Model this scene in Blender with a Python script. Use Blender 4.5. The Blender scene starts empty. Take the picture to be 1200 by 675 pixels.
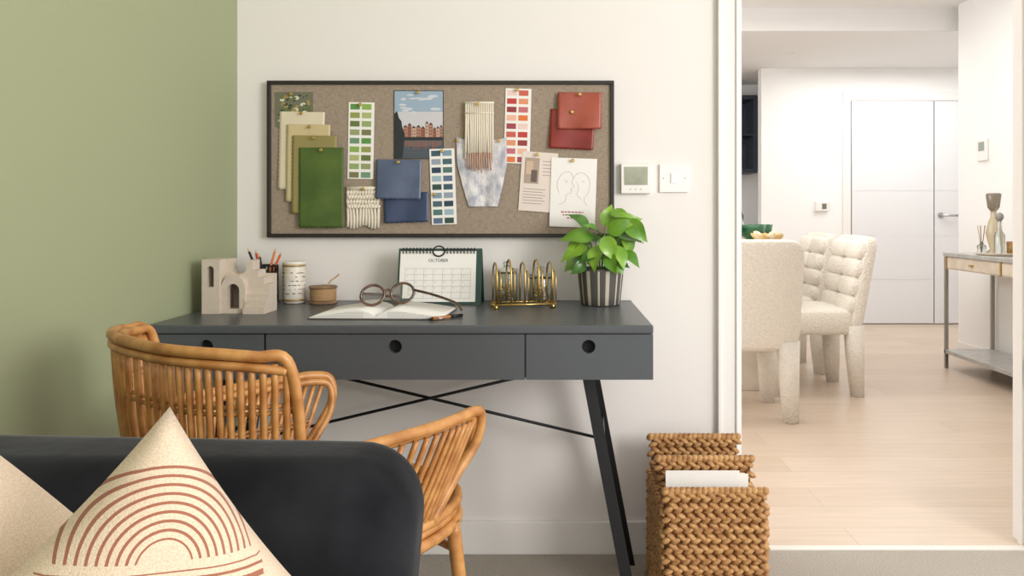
import bpy, math, random
from mathutils import Vector, Matrix, geometry
random.seed(7)
sc = bpy.context.scene
sc.view_settings.view_transform = 'Standard'
sc.view_settings.look = 'None'
V = Vector
# ------------------------------------------------------------ materials
def lin(c):
    c = c/255.0
    return c/12.92 if c <= 0.04045 else ((c+0.055)/1.055)**2.4
def L3(rgb): return (lin(rgb[0]), lin(rgb[1]), lin(rgb[2]), 1)
def mat(name, rgb, rough=.55, metal=0, bump=0, bscale=60, var=0, vscale=8, sheen=0, trans=0, coat=0,
        stretch=(1,1,1), spec=.5, rgb2=None, emit=0, voronoi=False, sub=0, bdist=.004):
    m = bpy.data.materials.new(name); m.use_nodes = True
    nt = m.node_tree; b = nt.nodes['Principled BSDF']
    b.inputs['Base Color'].default_value = L3(rgb)
    b.inputs['Roughness'].default_value = rough
    b.inputs['Metallic'].default_value = metal
    b.inputs['Specular IOR Level'].default_value = spec
    b.inputs['Sheen Weight'].default_value = sheen
    b.inputs['Sheen Roughness'].default_value = .35
    b.inputs['Transmission Weight'].default_value = trans
    b.inputs['Coat Weight'].default_value = coat
    if sub: 
        b.inputs['Subsurface Weight'].default_value = sub
        b.inputs['Subsurface Scale'].default_value = .01
    if emit:
        b.inputs['Emission Color'].default_value = L3(rgb); b.inputs['Emission Strength'].default_value = emit
    tc = nt.nodes.new('ShaderNodeTexCoord'); mp = nt.nodes.new('ShaderNodeMapping')
    mp.inputs['Scale'].default_value = stretch
    nt.links.new(tc.outputs['Object'], mp.inputs['Vector'])
    if var or rgb2:
        n = nt.nodes.new('ShaderNodeTexNoise'); n.inputs['Scale'].default_value = vscale
        n.inputs['Detail'].default_value = 4
        r = nt.nodes.new('ShaderNodeValToRGB')
        if rgb2 is None:
            rgb2 = tuple(max(0, c*(1-var)) for c in rgb)
        r.color_ramp.elements[0].color = L3(rgb2); r.color_ramp.elements[1].color = L3(rgb)
        r.color_ramp.elements[0].position = .35; r.color_ramp.elements[1].position = .65
        nt.links.new(mp.outputs[0], n.inputs['Vector']); nt.links.new(n.outputs['Fac'], r.inputs[0])
        nt.links.new(r.outputs[0], b.inputs['Base Color'])
    if bump:
        if voronoi:
            n2 = nt.nodes.new('ShaderNodeTexVoronoi'); o = n2.outputs['Distance']
        else:
            n2 = nt.nodes.new('ShaderNodeTexNoise'); n2.inputs['Detail'].default_value = 3; o = n2.outputs['Fac']
        n2.inputs['Scale'].default_value = bscale
        bp = nt.nodes.new('ShaderNodeBump'); bp.inputs['Strength'].default_value = bump
        bp.inputs['Distance'].default_value = bdist
        nt.links.new(mp.outputs[0], n2.inputs['Vector']); nt.links.new(o, bp.inputs['Height'])
        nt.links.new(bp.outputs[0], b.inputs['Normal'])
    return m

# ------------------------------------------------------------ mesh builder
def root(name, loc):
    e = bpy.data.objects.new(name, None); e.location = loc; e.empty_display_size = .05
    sc.collection.objects.link(e); return e
def attach(o, parent):
    if parent:
        o.parent = parent
        o.matrix_parent_inverse = Matrix.Translation(-V(parent.location))
class MB:
    def __init__(s): s.v=[]; s.f=[]; s.m=[]; s.xf=None; s.sm=[]
    def P(s, p):
        p = V(p)
        if s.xf: p = s.xf @ p
        s.v.append(p); return len(s.v)-1
    def F(s, ids, mi=0, smooth=False): s.f.append(tuple(ids)); s.m.append(mi); s.sm.append(smooth)
    def box(s, x0,x1,y0,y1,z0,z1, mi=0):
        i=[s.P((x,y,z)) for z in (z0,z1) for y in (y0,y1) for x in (x0,x1)]
        for q in ((0,2,3,1),(4,5,7,6),(0,1,5,4),(2,6,7,3),(0,4,6,2),(1,3,7,5)): s.F([i[k] for k in q],mi)
    def quad(s,a,b,c,d,mi=0): s.F([s.P(a),s.P(b),s.P(c),s.P(d)],mi)
    def tube(s, pts, r, seg=8, mi=0, closed=False, smooth=True, cap=True):
        pts=[V(p) for p in pts]; n=len(pts)
        rr = r if isinstance(r,(list,tuple)) else [r]*n
        T=[]
        for i in range(n):
            if closed: t=pts[(i+1)%n]-pts[i-1]
            else: t=pts[min(i+1,n-1)]-pts[max(i-1,0)]
            if t.length<1e-9: t=V((0,0,1))
            T.append(t.normalized())
        up=V((0,0,1)) if abs(T[0].z)<.9 else V((1,0,0))
        a=T[0].cross(up).normalized(); rings=[]
        for i in range(n):
            a=(a-T[i]*a.dot(T[i]))
            a = a.normalized() if a.length>1e-6 else T[i].orthogonal().normalized()
            b=T[i].cross(a)
            rings.append([s.P(pts[i]+(a*math.cos(2*math.pi*k/seg+math.pi/seg)+b*math.sin(2*math.pi*k/seg+math.pi/seg))*rr[i]) for k in range(seg)])
        for i in range(n if closed else n-1):
            A=rings[i];B=rings[(i+1)%n]
            for k in range(seg): s.F((A[k],A[(k+1)%seg],B[(k+1)%seg],B[k]),mi,smooth)
        if not closed and cap:
            s.F(rings[0][::-1],mi); s.F(rings[-1],mi)
    def lathe(s, c, prof, seg=32, mi=0, mif=None, smooth=True, cap=True):
        c=V(c); rings=[]
        for (r,z) in prof:
            rings.append([s.P((c.x+r*math.cos(2*math.pi*k/seg),c.y+r*math.sin(2*math.pi*k/seg),c.z+z)) for k in range(seg)])
        for i in range(len(prof)-1):
            for k in range(seg):
                s.F((rings[i][k],rings[i][(k+1)%seg],rings[i+1][(k+1)%seg],rings[i+1][k]), mif(k,i) if mif else mi, smooth)
        if cap:
            s.F(rings[0][::-1],mi); s.F(rings[-1],mi)
    def sell(s, c, ax, ay, az, e=1.0, nu=12, nv=18, mi=0):
        c=V(c);ax=V(ax);ay=V(ay);az=V(az)
        pw=lambda x:math.copysign(abs(x)**e,x)
        rings=[]
        for i in range(nu+1):
            th=-math.pi/2+math.pi*i/nu; ct=pw(math.cos(th)); st=pw(math.sin(th))
            if i in (0,nu): rings.append([s.P(c+az*st)]); continue
            rings.append([s.P(c+ax*(ct*pw(math.cos(2*math.pi*k/nv)))+ay*(ct*pw(math.sin(2*math.pi*k/nv)))+az*st) for k in range(nv)])
        for i in range(nu):
            A=rings[i];B=rings[i+1]
            for k in range(nv):
                k2=(k+1)%nv
                if len(A)==1: s.F((A[0],B[k2],B[k]),mi,True)
                elif len(B)==1: s.F((A[k],A[k2],B[0]),mi,True)
                else: s.F((A[k],A[k2],B[k2],B[k]),mi,True)
    def plate(s, loops, y0, y1, mi=0):
        """closed 2-D loops (outline first, then holes) in XZ, extruded y0..y1"""
        tri=geometry.tessellate_polygon([[V((p[0],p[1],0)) for p in l] for l in loops])
        flat=[p for l in loops for p in l]
        A=[s.P((p[0],y0,p[1])) for p in flat]; B=[s.P((p[0],y1,p[1])) for p in flat]
        for t in tri:
            s.F([A[k] for k in t],mi); s.F([B[k] for k in reversed(t)],mi)
        o=0
        for l in loops:
            n=len(l)
            for k in range(n): s.F((A[o+k],A[o+(k+1)%n],B[o+(k+1)%n],B[o+k]),mi)
            o+=n
    def build(s, name, mats, parent=None, bevel=0, bseg=3, smooth_angle=None, recalc=True, subsurf=0, matrix=None):
        me=bpy.data.meshes.new(name); me.from_pydata([tuple(p) for p in s.v],[],s.f)
        if not isinstance(mats,(list,tuple)): mats=[mats]
        for m in mats: me.materials.append(m)
        me.polygons.foreach_set('material_index', s.m)
        me.polygons.foreach_set('use_smooth', s.sm)
        me.update()
        if recalc:
            import bmesh
            bm=bmesh.new(); bm.from_mesh(me); bmesh.ops.recalc_face_normals(bm,faces=bm.faces[:]); bm.to_mesh(me); bm.free()
        o=bpy.data.objects.new(name,me); sc.collection.objects.link(o)
        if matrix: o.matrix_world=matrix
        attach(o,parent)
        if bevel:
            b=o.modifiers.new('bev','BEVEL'); b.width=bevel; b.segments=bseg; b.limit_method='ANGLE'
            for p in me.polygons: p.use_smooth=True
            w=o.modifiers.new('wn','WEIGHTED_NORMAL'); w.keep_sharp=True
        if subsurf:
            b=o.modifiers.new('ss','SUBSURF'); b.levels=subsurf; b.render_levels=subsurf
        return o
def box(name,x0,x1,y0,y1,z0,z1,m,parent=None,bevel=0,bseg=3):
    b=MB(); b.box(x0,x1,y0,y1,z0,z1); return b.build(name,m,parent,bevel,bseg)
def cr(pts,n=8,closed=False):
    pts=[V(p) for p in pts]; out=[]; N=len(pts)
    rng=range(N if closed else N-1)
    for i in rng:
        if closed: p0,p1,p2,p3=pts[i-1],pts[i],pts[(i+1)%N],pts[(i+2)%N]
        else: p0,p1,p2,p3=pts[max(i-1,0)],pts[i],pts[i+1],pts[min(i+2,N-1)]
        for k in range(n):
            t=k/n
            out.append(.5*((2*p1)+(p2-p0)*t+(2*p0-5*p1+4*p2-p3)*t*t+(3*p1-p0-3*p2+p3)*t**3))
    if not closed: out.append(pts[-1])
    return out
def circ(cx,cz,r,n=24): return [(cx+r*math.cos(2*math.pi*k/n),cz+r*math.sin(2*math.pi*k/n)) for k in range(n)]
def arch(x0,x1,z0,zt,n=12):
    r=(x1-x0)/2;cx=(x0+x1)/2;zc=zt-r
    return [(x0,z0),(x1,z0)]+[(cx+r*math.cos(math.pi*k/n),zc+r*math.sin(math.pi*k/n)) for k in range(n+1)]

# ------------------------------------------------------------ material palette
M_wall=mat('wall_paint',(236,231,227),.75,bump=.03,bscale=300)
M_wallD=mat('wall_paint_dining',(242,241,239),.75)
M_green=mat('green_paint',(158,164,130),.7,bump=.03,bscale=300)
M_trim=mat('trim_paint',(239,235,231),.45)
M_ceil=mat('ceiling_paint',(238,237,236),.8)
M_carpet=mat('carpet',(190,180,168),.95,bump=.8,bscale=350,var=.10,vscale=180,bdist=.006)
M_desk=mat('desk_lacquer',(82,86,90),.33,spec=.5)
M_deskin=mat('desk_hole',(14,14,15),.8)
M_black=mat('black_metal',(20,20,22),.4,metal=.2)
M_rattan=mat('rattan',(206,150,86),.42,rgb2=(170,110,54),vscale=26,coat=.15)
M_rattan2=mat('rattan_binding',(192,136,78),.5,var=.25,vscale=60,bump=.6,bscale=260)
M_velvet=mat('charcoal_velvet',(46,47,51),.95,sheen=.14,rgb2=(27,28,31),vscale=7,spec=.06,bump=.25,bscale=22,bdist=.006)
M_brass=mat('brass',(206,172,104),.28,metal=1)
M_hya=mat('water_hyacinth',(204,158,104),.6,rgb2=(156,108,62),vscale=30,bump=.5,bscale=150,stretch=(1,1,2.5))
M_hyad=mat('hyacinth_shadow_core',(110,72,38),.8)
M_paper=mat('paper',(242,239,234),.7)
M_boucle=mat('boucle',(236,229,217),.95,bump=.6,bscale=95,voronoi=True,var=.04,vscale=90,bdist=.006)
M_glass=mat('clear_glass',(235,240,238),.03,trans=.95)
M_leaf=[mat('leaf_1',(112,158,46),.36,rgb2=(80,132,34),vscale=16,coat=.15),mat('leaf_2',(140,180,58),.36,rgb2=(104,152,42),vscale=16,coat=.15),mat('leaf_3',(74,120,36),.36,rgb2=(52,98,30),vscale=16,coat=.15)]
M_stem=mat('stem',(110,146,56),.5)
M_plaster=mat('beige_plaster',(208,194,178),.85,bump=.12,bscale=300,var=.03,vscale=60)

# dining floor : oak planks
M_floor=bpy.data.materials.new('washed_oak_planks'); M_floor.use_nodes=True
nt=M_floor.node_tree; b=nt.nodes['Principled BSDF']; b.inputs['Roughness'].default_value=.35
tc=nt.nodes.new('ShaderNodeTexCoord'); br=nt.nodes.new('ShaderNodeTexBrick')
br.inputs['Scale'].default_value=1; br.inputs['Brick Width'].default_value=1.9; br.inputs['Row Height'].default_value=.19
br.inputs['Mortar Size'].default_value=.0015; br.inputs['Color1'].default_value=L3((220,200,180)); br.inputs['Color2'].default_value=L3((210,189,168))
br.inputs['Mortar'].default_value=L3((194,172,150)); nt.links.new(tc.outputs['Object'],br.inputs['Vector'])
mp=nt.nodes.new('ShaderNodeMapping'); mp.inputs['Scale'].default_value=(1.2,14,1); nt.links.new(tc.outputs['Object'],mp.inputs['Vector'])
nz=nt.nodes.new('ShaderNodeTexNoise'); nz.inputs['Scale'].default_value=3; nz.inputs['Detail'].default_value=6; nt.links.new(mp.outputs[0],nz.inputs['Vector'])
mx=nt.nodes.new('ShaderNodeMixRGB'); mx.blend_type='MULTIPLY'; mx.inputs[0].default_value=.26
nt.links.new(br.outputs['Color'],mx.inputs[1]); nt.links.new(nz.outputs['Fac'],mx.inputs[2]); nt.links.new(mx.outputs[0],b.inputs['Base Color'])

# linen
M_linen=bpy.data.materials.new('linen_board'); M_linen.use_nodes=True
nt=M_linen.node_tree; b=nt.nodes['Principled BSDF']; b.inputs['Roughness'].default_value=.9
tc=nt.nodes.new('ShaderNodeTexCoord'); outs=[]
for stc in ((60,60,900),(900,60,60)):
    mp=nt.nodes.new('ShaderNodeMapping'); mp.inputs['Scale'].default_value=stc; nt.links.new(tc.outputs['Object'],mp.inputs['Vector'])
    n=nt.nodes.new('ShaderNodeTexNoise'); n.inputs['Scale'].default_value=1; n.inputs['Detail'].default_value=2; nt.links.new(mp.outputs[0],n.inputs['Vector']); outs.append(n)
a=nt.nodes.new('ShaderNodeMath'); a.operation='ADD'; nt.links.new(outs[0].outputs['Fac'],a.inputs[0]); nt.links.new(outs[1].outputs['Fac'],a.inputs[1])
h=nt.nodes.new('ShaderNodeMath'); h.operation='MULTIPLY'; h.inputs[1].default_value=.5; nt.links.new(a.outputs[0],h.inputs[0])
r=nt.nodes.new('ShaderNodeValToRGB'); r.color_ramp.elements[0].position=.35; r.color_ramp.elements[1].position=.65
r.color_ramp.elements[0].color=L3((130,114,98)); r.color_ramp.elements[1].color=L3((178,162,144))
nt.links.new(h.outputs[0],r.inputs[0]); nt.links.new(r.outputs[0],b.inputs['Base Color'])

# ------------------------------------------------------------ room shell
box('floor',-1.09,3.2,-4.2,.03,-.06,0,M_carpet)
box('floor_dining',-1.75,4.7,.03,6.3,-.06,0,M_floor)
box('wall_left',-1.09,-.966,-4.2,0,0,2.5,M_green)
box('wall_back',-1.75,.556,0,.12,0,2.6,M_wall)
box('wall_back_right',1.474,3.2,0,.12,0,2.6,M_wall)
box('wall_back_header',.556,1.474,0,.12,2.08,2.6,M_wall)
box('ceiling',-1.09,3.2,-4.2,0,2.5,2.6,M_ceil)
box('baseboard_back',-.966,.494,-.014,0,0,.1,M_trim,bevel=.003)
box('baseboard_left',-.966,-.952,-4.2,-.014,0,.1,M_trim,bevel=.003)
t=MB(); t.box(.494,.566,-.014,0,0,2.15); t.box(.494,.505,-.02,-.014,0,2.15); t.box(.548,.556,-.02,-.014,0,2.15)
t.build('trim_1',M_trim,bevel=.002)
box('trim_2',.556,.566,0,.12,0,2.08,M_trim)
t=MB(); t.box(1.464,1.474,0,.12,0,2.08); t.box(1.452,1.464,.05,.075,0,2.08); t.build('trim_3',M_trim)
box('trim_4',1.474,1.546,-.016,0,0,2.15,M_trim,bevel=.002)
box('threshold_strip',.566,1.464,.015,.045,0,.004,mat('threshold_metal',(225,220,212),.4,metal=.2))
rt=root('door_strike_plate',(1.46,.03,.53))
box('plate',1.4615,1.464,.015,.045,.50,.58,M_black,rt)
box('latch_slot',1.4605,1.4615,.022,.038,.52,.56,M_deskin,rt)
# dining shell
box('wall_dining_right',2.97,3.09,.12,3.4,0,2.6,M_wallD)
box('wall_hall_front',3.09,4.6,3.28,3.4,0,2.6,M_wallD)
box('wall_hall_right',4.5,4.62,3.4,5.0,0,2.4,M_wallD)
box('wall_dining_far',1.94,4.6,5.0,5.12,0,2.4,M_wallD)
box('wall_kitchen_far',-1.75,1.98,5.95,6.07,0,2.4,M_wallD)
box('wall_kitchen_side',2.45,2.57,5.12,6.07,0,2.4,M_wallD)
box('wall_kitchen_back',1.98,2.45,5.95,6.07,0,2.4,M_wallD)
box('wall_dining_left',-1.75,-1.63,.12,5.95,0,2.6,M_wallD)
box('ceiling_dining',-1.75,3.2,.12,3.49,2.57,2.65,M_ceil)
box('ceiling_bulkhead',-1.75,4.62,3.49,6.2,2.4,2.65,M_ceil)
box('baseboard_dining_far',1.94,2.70,4.985,5.0,0,.1,M_trim)
box('baseboard_dining_right',2.955,2.97,.12,3.4,0,.1,M_trim)
# kitchen sliver
rt=root('kitchen_cabinet',(1.9,5.7,1.8))
M_dkb=mat('cabinet_dark',(58,66,78),.4)
b=MB(); b.box(1.5,2.06,5.6,5.95,1.45,1.49); b.box(1.5,2.06,5.6,5.95,2.2,2.24); b.box(2.02,2.06,5.6,5.95,1.49,2.2); b.box(1.5,2.02,5.92,5.95,1.49,2.2); b.box(1.5,2.02,5.62,5.95,1.83,1.85); b.box(1.5,1.54,5.6,5.95,1.49,2.2)
b.build('shelving',M_dkb,rt)
b=MB(); b.box(1.2,2.3,5.35,5.95,.1,.88); b.build('base_unit',mat('kitchen_white',(225,226,226),.3),rt)
b=MB(); b.box(1.2,2.32,5.33,5.95,.88,.92); b.build('worktop',mat('worktop_stone',(200,196,190),.3,var=.15),rt)
# far doors
M_door=mat('door_paint',(230,230,231),.4)
t=MB(); t.box(2.70,2.776,4.98,5.0,0,2.175); t.box(2.776,4.42,4.98,5.0,2.095,2.175); t.box(4.34,4.42,4.98,5.0,0,2.095); t.build('trim_5',M_trim,bevel=.004)
for nm,x0,x1 in (('door_1',2.78,3.545),('door_2',3.553,4.335)):
    rt=root(nm,((x0+x1)/2,4.98,1.05))
    b=MB(); zs=[.01,.42,.83,1.25,1.67,2.09]
    for i in range(5): b.box(x0,x1,4.975,4.998,zs[i]+.0018,zs[i+1]-.0018)
    b.box(x0,x1,4.978,4.997,.01,2.09)
    b.build('leaf',M_door,rt)
    if nm=='door_2':
        h=MB(); h.tube([(3.61,4.975,1.02),(3.61,4.93,1.02)],.011); h.tube([(3.605,4.93,1.02),(3.76,4.93,1.02)],.01); h.tube([(3.61,4.976,1.02),(3.61,4.968,1.02)],.028,16)
        h.build('lever_handle',mat('chrome',(190,190,192),.3,metal=1),rt)
# downlight (unlit)
b=MB(); b.lathe((2.0,4.3,2.394),[(.04,.006),(.04,0),(.03,0),(.028,.005)],20); b.build('ceiling_downlight',M_trim)
# wall devices dining
rt=root('wall_thermostat',(2.96,3.05,1.47))
box('body',2.952,2.97,2.99,3.12,1.40,1.55,M_trim,rt,.004); box('screen',2.949,2.952,3.02,3.09,1.47,1.53,mat('lcd',(150,160,150),.3),rt)
rt=root('wall_thermostat',(2.5,4.99,1.1))
box('body',2.44,2.56,4.97,5.0,1.06,1.15,M_trim,rt,.004); box('screen',2.50,2.54,4.966,4.97,1.08,1.13,mat('lcd2',(110,115,105),.3),rt)

# ------------------------------------------------------------ dining table and settings
rt=root('dining_table',(.95,2.6,.75))
M_tt=mat('table_top',(226,214,198),.35,var=.08,vscale=6)
b=MB(); b.box(.5,1.40,2.02,3.3,.725,.76); b.build('top',M_tt,rt,.006)
b=MB(); b.box(.62,1.2,2.2,2.26,0,.725); b.box(.62,1.2,3.0,3.06,0,.725); b.build('trestles',M_tt,rt,.006)
b=MB(); b.box(.88,.94,2.26,3.0,.22,.28); b.build('stretcher',mat('copper_wood',(178,128,104),.35,metal=.3),rt,.004)
M_gg=mat('green_glass',(70,142,98),.06,trans=.5)
M_pl=mat('plate_ceramic',(232,224,210),.3)
M_nap=mat('napkin_linen',(210,178,120),.85)
M_nap2=mat('napkin_linen_pale',(236,220,190),.85)
for i,(x,y) in enumerate(((1.24,2.20),(1.22,2.99),(.70,2.3),(.70,2.9))):
    rt=root('place_setting',(x,y,.76))
    b=MB(); b.lathe((x,y,.76),[(.05,0),(.13,.012),(.14,.016),(.13,.018),(.05,.008)],28); b.build('plate',M_pl,rt)
    b=MB(); b.lathe((x,y,.77),[(.03,0),(.06,.025),(.09,.09),(.085,.09),(.055,.03),(.02,.012)],28); b.build('bowl',M_pl,rt)
    b=MB()
    for k in range(9):
        a_=k*2*math.pi/9+.3*i; 
        b.sell((x+.045*math.cos(a_),y+.045*math.sin(a_),.885+.012*(k%2)),(.05*math.cos(a_),.05*math.sin(a_),.028),(-.02*math.sin(a_),.02*math.cos(a_),0),(-.006,0,.02),.8,6,8,k%2)
    b.build('napkin',[M_nap,M_nap2],rt)
for (x,y) in ((1.05,2.42),(1.22,2.49),(1.31,2.66)):
    b=MB(); b.lathe((x,y,.76),[(.04,0),(.045,.004),(.012,.01),(.01,.10),(.04,.12),(.078,.15),(.088,.205),(.085,.205),(.072,.15),(.035,.126),(.004,.12)],28); b.build('green_glass_coupe',M_gg)
for (x,y) in ((1.08,2.70),(1.21,2.79)):
    b=MB(); b.lathe((x,y,.76),[(.035,0),(.035,.003),(.004,.008),(.004,.14),(.03,.17),(.038,.21),(.034,.29),(.032,.29),(.035,.21),(.028,.174),(.002,.15)],24); b.build('wine_glass',M_glass)

# dining chairs (local: +v forward)
def dining_chair(cx,cy,ang):
    rt=root('dining_chair',(cx,cy,0))
    R=Matrix.Translation((cx,cy,0))@Matrix.Rotation(ang,4,'Z')
    def nb():
        b=MB(); b.xf=R; return b
    b=nb(); b.sell((0,.02,.42),(.235,0,0),(0,.245,0),(0,0,.078),.3,14,32); b.build('seat',M_boucle,rt)
    b=nb(); b.sell((0,-.245,.635),(.24,0,0),(0,.035,.006),(0,-.05,.27),.22,18,32); b.build('back_shell',M_boucle,rt)
    b=nb()
    for i in range(4):
        z=.515+i*.103; v=-.185-.19*(z-.45)
        for sx in (-1,1): b.sell((sx*.115,v,z),(.122,0,0),(0,.055,.01),(0,-.011,.059),.6,10,16)
    b.build('channel_tufts',M_boucle,rt)
    for k,(u,v) in enumerate(((-.19,.2),(.19,.2),(-.19,-.2),(.19,-.2))):
        b=nb(); b.tube([(u,v,.40),(u*1.02,v*1.03,.2),(u*1.05,v*1.08,0)],[.058,.050,.038],14)
        b.build('leg_%d'%(k+1),M_boucle,rt)
dining_chair(.97,1.72,0)
dining_chair(1.50,2.27,math.radians(90))
dining_chair(1.50,2.90,math.radians(90))

# console table
rt=root('console_table',(2.78,2.3,.4))
M_stone=mat('grey_stone',(186,184,180),.3,var=.12,vscale=20); M_cw=mat('pale_wood',(228,214,194),.5,var=.08,vscale=10)
M_leg=mat('brushed_nickel',(160,156,148),.3,metal=.8)
box('top',2.61,2.95,1.6,2.9,.75,.775,M_stone,rt,.003)
b=MB(); b.box(2.625,2.94,1.62,2.88,.665,.75); b.build('drawer_box',M_cw,rt)
b=MB()
for y0,y1 in ((1.64,2.22),(2.24,2.86)): b.box(2.619,2.625,y0,y1,.672,.742)
b.build('drawer_fronts',M_cw,rt,.002)
b=MB()
for y in (1.63,2.23,2.87): b.box(2.615,2.625,y-.006,y+.006,.665,.75)
for y in (1.93,2.55): b.box(2.606,2.619,y-.02,y+.02,.70,.712)
b.build('brass_trim',M_brass,rt)
b=MB()
for x in (2.625,2.935):
    for y in (1.615,2.885): b.box(x-.01,x+.01,y-.01,y+.01,0,.75)
b.build('legs',M_leg,rt)
box('shelf',2.615,2.945,1.6,2.9,.10,.125,M_stone,rt,.002)
rt=root('serving_tray',(2.77,2.52,.78))
b=MB(); b.lathe((2.77,2.50,.775),[(.13,0),(.14,.010),(.145,.018),(.138,.018),(.13,.007)],32); b.build('tray',M_cw,rt)
rt=root('glass_hurricane_lamp',(2.74,2.56,.9))
b=MB(); b.lathe((2.755,2.55,.7825),[(.035,0),(.04,.01),(.02,.03),(.035,.08),(.045,.13),(.03,.2),(.018,.23),(.018,.27)],24); b.build('glass_body',mat('amber_glass',(224,210,180),.08,trans=.5),rt)
b=MB(); b.lathe((2.755,2.55,1.0525),[(.02,0),(.034,.02),(.045,.10),(.040,.11)],24); b.build('cap',mat('smoked_glass',(150,138,120),.15,trans=.5),rt)
rt=root('glass_bottle',(2.72,2.40,.9))
b=MB(); b.lathe((2.72,2.42,.7825),[(.026,0),(.03,.02),(.03,.12),(.014,.15),(.011,.19),(.011,.21)],24); b.build('bottle',M_glass,rt)
b=MB(); b.sell((2.72,2.42,1.015),(.024,0,0),(0,.024,0),(0,0,.026)); b.build('stopper',mat('grey_stopper',(140,138,132),.3),rt)
rt=root('amber_tumbler',(2.81,2.44,.8))
b=MB(); b.lathe((2.815,2.44,.7825),[(.03,0),(.036,.01),(.038,.08),(.035,.08),(.033,.014)],24); b.build('tumbler',mat('amber_liquid',(206,160,84),.08,trans=.5),rt)
rt=root('reed_diffuser',(2.68,2.5,.8))
b=MB(); b.lathe((2.685,2.56,.7825),[(.022,0),(.026,.01),(.026,.05),(.01,.062),(.01,.075)],20); b.build('bottle',M_glass,rt)
b=MB()
for k in range(5): b.tube([(2.685,2.56,.79),(2.685+.02*math.cos(k*1.3),2.56+.03*math.sin(k*1.3),.96)],.0018,5)
b.build('reeds',mat('reed',(150,116,80),.7),rt)

# ------------------------------------------------------------ desk
DX0,DX1=-.960,.232
rt=root('desk',(-.366,-.28,.76))
b=MB(); b.box(DX0,DX1,-.55,-.035,.75,.77); b.build('top',M_desk,rt,.0035)
b=MB(); b.box(DX0,-.60,-.031,-.006,.75,.77); b.box(-.597,.19,-.031,-.006,.75,.77); b.box(.193,DX1,-.031,-.006,.75,.77); b.build('cable_flap',M_desk,rt,.002)
b=MB(); b.box(DX0+.008,DX1-.004,-.525,-.03,.642,.75); b.build('body',M_desk,rt)
b=MB()
for x0,x1,hx in ((DX0+.004,-.685,None),(-.680,-.071,-.376),(-.067,DX1,.080)):
    z0,z1=.641,.748
    loops=[[(x0,z0),(x1,z0),(x1,z1),(x0,z1)]]
    if hx is None: hx=(x0+x1)/2
    loops.append(circ(hx,.719,.016,28))
    b.plate(loops,-.543,-.528)
b.build('drawer_fronts',M_desk,rt)
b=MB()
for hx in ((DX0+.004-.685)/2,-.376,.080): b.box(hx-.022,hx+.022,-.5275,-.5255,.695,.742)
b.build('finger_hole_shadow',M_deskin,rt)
def leg(sgn,name):
    cx=-.366; b=MB()
    X=lambda d: cx+sgn*d
    for (yt,yb,w,dt) in ((-.43,-.49,.0145,0),(-.14,-.07,.012,.022)):
        p0=V((X(.446+dt),yt,.642)); p1=V((X(.568+dt),yb,0)); ids=[]
        for p in (p0,p1):
            for (dx,dy) in ((-w,-.016),(w,-.016),(w,.016),(-w,.016)): ids.append(b.P((p.x+dx,p.y+dy,p.z)))
        for k in range(4): b.F((ids[k],ids[(k+1)%4],ids[4+(k+1)%4],ids[4+k]))
        b.F(ids[:4][::-1]); b.F(ids[4:])
    b.box(min(X(.425),X(.49)),max(X(.425),X(.49)),-.45,-.1,.634,.642)
    b.tube([(X(.487),-.447,.45),(X(.503),-.117,.45)],.006,8)
    b.build(name,M_black,rt)
leg(1,'leg_frame_1'); leg(-1,'leg_frame_2')
b=MB()
b.tube([(.145,-.105,.376),(-.80,-.11,.60)],.0045); b.tube([(-.877,-.115,.376),(.068,-.12,.60)],.0045)
b.build('cross_brace',M_black,rt)

# ------------------------------------------------------------ rattan chair
th=math.radians(40); RX=V((math.cos(th),-math.sin(th),0)); FW=V((math.sin(th),math.cos(th),0)); MID=V((-.320,-.755,0))
rt=root('rattan_armchair',(-.47,-.94,0))
def plan(phi,z,scl=1.0):
    a,bk,bf,v0,n=.275,.28,.36,-.25,2.6
    s_,c_=math.sin(phi),math.cos(phi); pw=lambda x:math.copysign(abs(x)**(2/n),x)
    u=a*pw(s_)*scl; v=v0-(bk if c_>0 else bf)*pw(c_)*scl
    return MID+RX*u+FW*v+V((0,0,z))
rad=math.radians
ZS=.48; ZB=.828; ZA=.664
rimb=MB()
bp=[plan(rad(-64),ZS,.86),plan(rad(-65),.60,.92),plan(rad(-64),.73,.97)]+[plan(rad(-60+ i*10),ZB-.014*(abs(-60+i*10)/60)**4,1.0) for i in range(13)]+[plan(rad(64),.73,.97),plan(rad(65),.60,.92),plan(rad(64),ZS,.86)]
P=cr(bp,6); rimb.tube(P,.0090,10)
bp2=[p+V((0,0,-.004)) +(MID+FW*-.25+V((0,0,p.z))-p).normalized()*.015 for p in bp]
rimb.tube(cr(bp2,6),.0080,8)
bp3=[p+V((0,0,-.016)) for p in bp[3:-3]]
rimb.tube(cr(bp3,6),.0070,8)
for sg in (-1,1):
    ap=[plan(rad(sg*62),ZA-.006,.955)]+[plan(rad(sg*a_),ZA+(.001*k),1.0+.006*k) for k,a_ in enumerate((75,88,100,110,118))]+[plan(rad(sg*125),ZA-.008,1.03),plan(rad(sg*126),ZA-.06,1.0),plan(rad(sg*120),ZS+.07,.92),plan(rad(sg*110),ZS,.86)]
    rimb.tube(cr(ap,6),.0100,10)
    ap2=[p+V((0,0,-.012))+(MID+FW*-.2+V((0,0,p.z))-p).normalized()*.013 for p in ap]
    rimb.tube(cr(ap2,6),.0075,8)
for z,s_,r in ((ZS,.86,.010),(ZS-.035,.86,.011),(ZS-.017,.84,.009)):
    rimb.tube([plan(rad(i*7.5),z,s_) for i in range(48)],r,8,closed=True)
rimb.build('frame_rims',M_rattan,rt)
sl=MB()
N=31
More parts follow.
